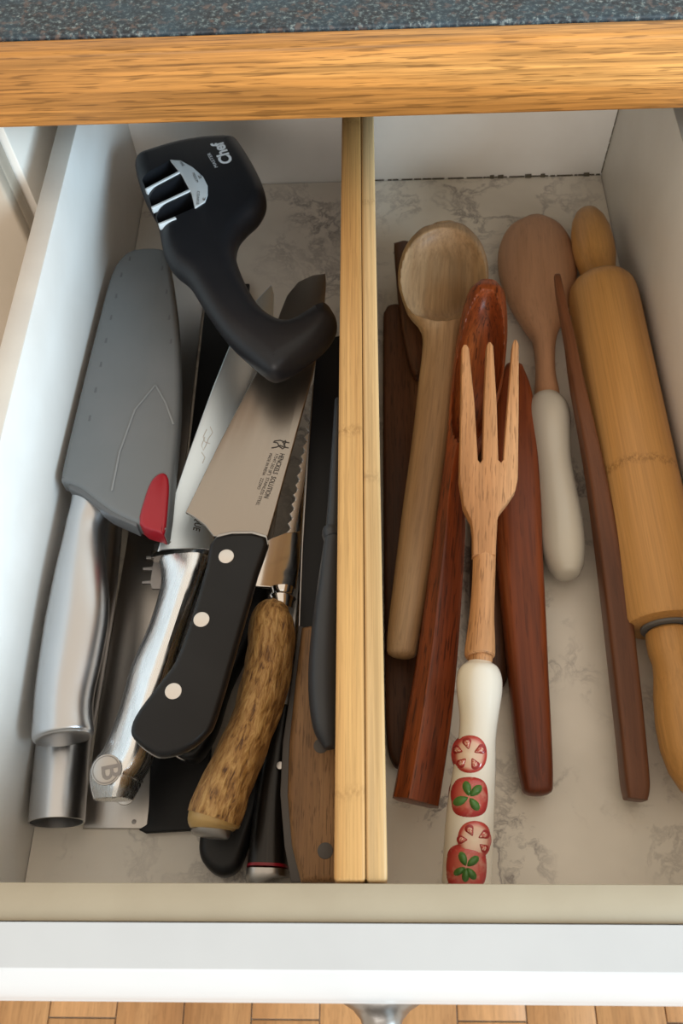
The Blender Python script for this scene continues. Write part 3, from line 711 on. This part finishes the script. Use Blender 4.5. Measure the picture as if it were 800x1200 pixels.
# ================================================================== RIGHT COMPARTMENT
t = thing('spatula', 'long dark walnut spatula lying flat against the bamboo divider', 'spatula', P(465, 870, .0003))
pl = Plane((465, 360, .013), (468, 895, .011))
plate('blade', pl, [(449, 385), (451, 362), (459, 355), (472, 358), (486, 385), (500, 560), (508, 700), (498, 820), (484, 876), (470, 897), (459, 890), (453, 860), (451, 780), (449, 560)], .0095, M['walnut'], t, .0022)
t = thing('spatula', 'small dark spatula end showing behind the pale round spoon', 'spatula', P(475, 300, .001))
pl = Plane((472, 285, .0225), (486, 436, .0235))
plate('blade', pl, [(462, 290), (464, 283), (478, 281), (494, 296), (498, 360), (500, 420), (492, 436), (484, 434), (476, 408), (468, 360)], .0085, M['walnut'], t, .002)

# pale round spoon
t = thing('wooden_spoon', 'pale wooden spoon with round shallow bowl beside the bamboo divider', 'spoon', P(475, 770, .015))
loft('spoon', [(505, 264, 533, 264, .040, .006, 2.6), (491, 272, 549, 272, .0385, .008, 2.6), (476, 290, 565, 290, .038, .0095, 2.6), (467, 315, 572, 315, .038, .0105, 2.6), (467, 340, 569, 340, .038, .0105, 2.6), (475, 362, 557, 362, .038, .0095, 2.6), (489, 380, 545, 380, .0375, .0085, 2.5), (495, 400, 539, 402, .036, .0075, 2.4), (490, 450, 535, 453, .034, .0075, 2.3), (482, 520, 526, 523, .032, .008, 2.3), (471, 600, 515, 604, .030, .008, 2.3), (461, 680, 503, 685, .028, .008, 2.3), (454, 740, 492, 744, .0265, .0075, 2.3), (453, 762, 488, 766, .026, .006, 2.3)], M['spoon_light'], t, k=14, seg=80, caps=(.12, .45), angle=70, bowl=((519, 266), (517, 374), .0022, .013))

# dark bowl under everything in the middle
t = thing('wooden_spoon', 'dark walnut spoon back mostly hidden beneath the wooden fork', 'spoon', P(570, 800, .001))
loft('spoon', [(556, 470, 580, 470, .006, .005), (552, 600, 586, 600, .006, .0055), (550, 680, 594, 680, .0065, .006), (551, 740, 598, 740, .0065, .006), (553, 780, 598, 780, .0065, .006), (560, 800, 592, 800, .0065, .005)], M['walnut'], t, caps=(.4, .5))

# streaked flat wooden utensil
t = thing('wooden_spatula', 'reddish streaked wooden spatula with rounded end right of the fork handle', 'spatula', P(628, 930, .001))
loft('spatula', [(592, 428, 612, 432, .020, .004, 3), (582, 455, 622, 458, .0195, .0055, 3), (576, 500, 629, 502, .019, .006, 3), (576, 560, 633, 562, .018, .0065, 3), (580, 640, 635, 642, .017, .007, 3), (588, 720, 639, 722, .0155, .007, 3), (595, 790, 642, 792, .014, .007, 3), (601, 850, 645, 852, .0125, .0072, 3), (607, 900, 647, 902, .0115, .0072, 3), (612, 925, 647, 926, .011, .006, 3)], M['sheesham'], t, k=5, seg=36, caps=(.3, .42), poly=[(-1, -.7), (-1, .3), (-.35, 1), (.6, 1), (1, .3), (1, -.7), (.5, -1), (-.5, -1)])

# red scoop
t = thing('wooden_scoop', 'red-brown wooden scoop with oval bowl and ridged thick handle', 'scoop', P(490, 940, .006))
rp = [(-1, -.35), (-.94, .35), (-.30, 1), (.95, .42), (1, -.5), (.7, -1), (-.8, -1)]
loft('scoop', [(560, 333, 582, 333, .050, .006, 3), (550, 344, 590, 344, .0485, .009, 3), (543, 362, 593, 362, .047, .0105, 3), (537, 390, 594, 390, .0455, .0115, 3), (532, 420, 592, 420, .044, .012, 3), (528, 450, 588, 450, .043, .012, 3), (525, 480, 580, 480, .042, .011, 3, 0, .3), (522, 520, 564, 522, .0405, .010, 3, 0, .8), (516, 570, 547, 572, .039, .0095, 3, 0, 1), (508, 630, 545, 634, .037, .0095, 3, 0, 1), (498, 700, 541, 705, .0345, .0095, 3, 0, 1), (488, 770, 536, 776, .032, .0098, 3, 0, 1), (476, 840, 529, 848, .0295, .010, 3, 0, 1), (466, 900, 520, 910, .0275, .010, 3, 0, 1), (460, 932, 514, 948, .0265, .0095, 3, 0, 1)], M['red_wood'], t, k=10, seg=80, poly=rp, caps=(.12, .06), angle=28, bowl=((571, 336), (550, 520), .0020, .017))

# serving fork with tomato handle
t = thing('serving_fork', 'three-pronged wooden fork with white ceramic handle bearing red tomatoes', 'fork', P(545, 1010, .02))
pl = Plane((574, 400, .0700), (566, 650, .0585))
fo = [(538, 560), (540, 470), (541, 407), (543, 403), (547, 403), (549.5, 407), (556, 470), (560, 538), (562.5, 541), (565, 538), (567, 470), (570, 404), (572, 400), (575, 400), (578, 404), (582, 470), (584, 538), (587, 541), (589.5, 538), (595, 470), (600.5, 402), (602.5, 397), (605.5, 397), (608, 402), (608, 470), (607, 560), (604, 574), (596, 586), (585, 600), (582, 612), (581, 650), (554, 650), (554, 625), (552, 610), (543, 592)]
plate('fork_head', pl, fo, .0080, M['beech'], t, .0012, smooth=False, segs=2)
loft('neck', [(553, 612, 582.5, 612, .0545, .0055, 2.6), (554, 640, 581, 640, .0535, .0055, 2.4), (553, 680, 580, 680, .052, .006), (550, 720, 579, 720, .0505, .0065), (546, 750, 580, 750, .0495, .0070), (544, 766, 580, 766, .049, .0072), (546, 770, 578, 770, .049, .0066)], M['beech'], t, k=5, caps=(.3, .05))
loft('collar', [(550, 768, 577, 768, .049, .0056), (549, 772, 577, 772, .0488, .006), (550, 778, 576, 778, .0486, .0056)], M['beech'], t, k=3, caps=(0, 0), label='turned wooden collar')
hs = [(546, 777, 577, 777, .0485, .0062), (539, 783, 584, 783, .0482, .0088), (535, 795, 588, 795, .0478, .0105), (535, 812, 588, 812, .0473, .0105), (538, 838, 584, 838, .0463, .0092), (537, 865, 581, 865, .0452, .0088), (531, 900, 581, 900, .0440, .0098), (523, 950, 579, 950, .0420, .0108), (519, 1000, 577, 1000, .0400, .0112), (517, 1037, 576, 1037, .0388, .0110)]
ch = loft('ceramic_handle', hs, M['ceramic'], t, k=5, seg=40, caps=(.25, .25), label='glossy white ceramic handle')
# relief tomatoes: patches wrapped over the round handle
def axis_at(py):
    for a, b in zip(hs, hs[1:]):
        if a[1] <= py <= b[1]:
            f = (py - a[1]) / (b[1] - a[1]); q = [x + (y - x) * f for x, y in zip(a, b)]; return q
    return hs[-1]
def wrap(px, py, d):
    """point on the handle surface seen there, lifted by d"""
    q = axis_at(py); z = q[4] + q[5] * .7; A = axis_at(max(780, py - 8)); B = axis_at(min(1036, py + 8))
    ca = (P(A[0], A[1], A[4]) + P(A[2], A[3], A[4])) / 2; cb = (P(B[0], B[1], B[4]) + P(B[2], B[3], B[4])) / 2
    T = (cb - ca).normalized(); r = q[5] + d; rw = (P(q[2], q[3], q[4]) - P(q[0], q[1], q[4])).length / 2 + d
    Lx = T.cross(V((0, 0, 1))).normalized(); U = Lx.cross(T)
    # intersect sight line with elliptic cylinder
    o = CAM - (ca + cb) / 2; dd = ray(px, py)
    ox, oy, dx, dy = o.dot(Lx) / rw, o.dot(U) / r, dd.dot(Lx) / rw, dd.dot(U) / r
    a = dx * dx + dy * dy; b = 2 * (ox * dx + oy * dy); c = ox * ox + oy * oy - 1
    D = max(0, b * b - 4 * a * c); return CAM + dd * ((-b - math.sqrt(D)) / (2 * a))
def relief(name, cx, cy, shape, hgt, mat, parent, rings=6, label=None, base=-.0006, pw=2.6, sm=4):
    """shape: list of px offsets round the centre; dome profile"""
    pts = cr(shape, sm, True); n = len(pts); vs = [wrap(cx, cy, base + hgt)]; g = [(0, 0, 0)]; fs = []
    for r in range(1, rings + 1):
        f = r / rings
        for i, (x, y) in enumerate(pts):
            vs.append(wrap(cx + x * f, cy + y * f, base + hgt * (1 - f ** pw))); an = 2 * math.pi * i / n; g.append((f * math.cos(an), f * math.sin(an), 0))
    for i in range(n): fs.append((0, 1 + i, 1 + (i + 1) % n))
    for r in range(rings - 1):
        for i in range(n):
            j = (i + 1) % n; fs.append((1 + r * n + i, 1 + (r + 1) * n + i, 1 + (r + 1) * n + j, 1 + r * n + j))
    return link_mesh(name, vs, fs, mat, parent, g, label=label)
def blob(rx, ry, sq=2.4, k=12, rot=0):
    o = []
    for i in range(k):
        a = 2 * math.pi * i / k; c, s = math.cos(a), math.sin(a); x = math.copysign(abs(c) ** (2 / sq), c) * rx; y = math.copysign(abs(s) ** (2 / sq), s) * ry
        o.append((x * math.cos(rot) - y * math.sin(rot), x * math.sin(rot) + y * math.cos(rot)))
    return o
def tear(rx, ry, rot): # pocket pointing to the centre
    base = [(0, -ry), (rx * .7, -ry * .2), (rx, ry * .45), (rx * .5, ry), (-rx * .5, ry), (-rx, ry * .45), (-rx * .7, -ry * .2)]
    return [(x * math.cos(rot) - y * math.sin(rot), x * math.sin(rot) + y * math.cos(rot)) for x, y in base]
def tomato_slice(cx, cy, rx, ry, pockets):
    s = relief('tomato_slice', cx, cy, blob(rx, ry, 2.2), .0020, M['tomato_slice'], ch, label='halved tomato relief with seed pockets', pw=6)
    for (x, y, sc) in pockets:
        rot = math.atan2(y, x) - math.pi / 2
        relief('seed_pocket', cx + x, cy + y, tear(5.6 * sc, 7.4 * sc, rot), .0006, M['seed_rim'], s, rings=3, base=.0012)
        relief('seeds', cx + x, cy + y, tear(3.5 * sc, 4.9 * sc, rot), .0006, M['seed'], s, rings=3, base=.0015)
def tomato(cx, cy, rx, ry, star, leaf_base=.0020):
    s = relief('tomato', cx, cy, blob(rx, ry, 2.7), .0030, M['tomato'], ch, label='whole red tomato relief', pw=3)
    for (x, y) in star:
        x *= 1.12; y *= 1.12; l = math.hypot(x, y); ux, uy = x / l, y / l; w_ = l * .25
        sh_ = [(-ux * l * .5, -uy * l * .5), (-uy * w_ - ux * l * .1, ux * w_ - uy * l * .1), (-uy * w_ * .9 + ux * l * .3, ux * w_ * .9 + uy * l * .3), (ux * l * .5, uy * l * .5), (uy * w_ * .9 + ux * l * .3, -ux * w_ * .9 + uy * l * .3), (uy * w_ - ux * l * .1, -ux * w_ - uy * l * .1)]
        relief('leaf', cx + x * .5, cy + y * .5, sh_, .0016, M['leaf'], s, rings=3, sm=2, base=.0020, label='green tomato leaf')
tomato_slice(550.5, 884, 22, 24, [(-3, -12, 1.0), (11, -5, 1.05), (5, 10, 1.0), (-9, 9, .95), (-14, -5, .9)])
tomato_slice(556, 984, 22, 24, [(-5, -10, 1.0), (10, -5, 1.0), (10, 9, .9), (-14, 0, .9)])
tomato(549.5, 934, 24.5, 26, [(-4, -17), (13, -12), (-17, 7), (10, 14)])
tomato(546, 1016, 27, 30, [(-6, -16), (13, -11), (-13, 8), (10, 13), (-1, 16)])

# spoon with cream ceramic handle
t = thing('wooden_spoon', 'tan wooden spoon lying bowl down with plain cream ceramic handle', 'spoon', P(655, 640, .001))
loft('spoon', [(612, 259, 642, 259, .0105, .006), (597, 268, 659, 268, .011, .009), (587, 285, 670, 285, .0115, .011), (583, 305, 675, 305, .012, .0118), (586, 330, 675, 330, .0125, .0118), (595, 355, 668, 355, .0135, .011), (609, 378, 659, 378, .015, .0095), (622, 396, 652, 396, .0165, .008), (626, 415, 650, 415, .017, .0072), (627, 440, 651, 440, .0172, .0070), (626, 460, 655, 460, .0174, .0080), (627, 468, 655, 468, .0174, .0080)], M['cherry'], t, k=6, seg=40, caps=(.15, .03))
loft('ceramic_handle', [(624, 467, 657, 467, .0174, .0088), (618, 476, 664, 476, .0174, .0118), (617, 490, 668, 490, .0174, .0130), (620, 510, 668, 510, .0172, .0125), (625, 540, 669, 540, .0168, .0115), (628, 575, 675, 575, .0160, .0122), (631, 610, 682, 610, .0155, .0130), (634, 640, 685, 640, .0155, .0130), (641, 662, 684, 661, .0150, .0112), (648, 672, 680, 671, .0148, .0090)], M['ceramic_cream'], t, k=6, seg=40, caps=(.1, .45), label='plain cream ceramic handle')

# thin tapering stick
t = thing('wooden_spoon', 'slim dark brown wooden utensil seen edge on, thin tip resting on tan spoon', 'spoon', P(743, 930, .001))
loft('handle', [(649, 324, 656, 323, .0400, .0022, 4), (652, 350, 662, 349, .0385, .0030, 4), (661, 400, 673, 399, .0360, .004, 4), (668, 450, 683, 449, .0335, .005, 5), (684, 540, 704, 539, .0290, .006, 5), (694, 610, 718, 609, .0260, .0065, 5), (705, 700, 735, 699, .0215, .007, 5), (715, 790, 746, 789, .0175, .007, 5), (724, 870, 754, 868, .0135, .007, 5), (729, 920, 758, 917, .0112, .007, 5), (732, 938, 756, 936, .0105, .0062, 5)], M['stick_wood'], t, k=6, seg=36, caps=(.3, .15))

# rolling pin
RX0, RX1, RY0, RY1, RR = .3165, .3172, .366, .131, .0216
a, b = V((RX0, RY0, RR + .0006)), V((RX1, RY1, RR + .0006)); ln_ = (b - a).length; d = (b - a).normalized()
t = thing('rolling_pin', 'bamboo rolling pin with turned handles against the right drawer side', 'rolling pin', ((RX0 + RX1) / 2, .26, .0003))
lathe('barrel', a, b, [(0, .008), (.0002, .0155), (.0015, .0185), (.005, .0205), (.010, .0213), (.016, RR), (ln_ - .003, RR), (ln_ - .0008, RR - .0008), (ln_, RR - .003), (ln_, .008)], M['pin'], t, 56)
ah = a - d * .001
lathe('handle', ah, ah - d, [(0, .0105), (.002, .0108), (.006, .0106), (.012, .0112), (.022, .0130), (.034, .0136), (.046, .0130), (.056, .0110), (.063, .0080), (.067, .0045), (.0685, .001)], M['pin'], t, 36)
lathe('washer', b + d * .0002, b + d, [(0, .0135), (.0012, .0135), (.0014, .009)], M['ring_gray'], t, 36)
bh = b + d * .002
lathe('handle', bh, bh + d, [(0, .0098), (.0015, .0115), (.006, .0120), (.012, .0118), (.017, .0108), (.023, .0112), (.034, .0132), (.048, .0145), (.060, .0142), (.070, .0122), (.078, .0085), (.082, .0045), (.083, .001)], M['pin'], t, 36)
# dovetail: wood knot band on the bamboo culm is part of the grain
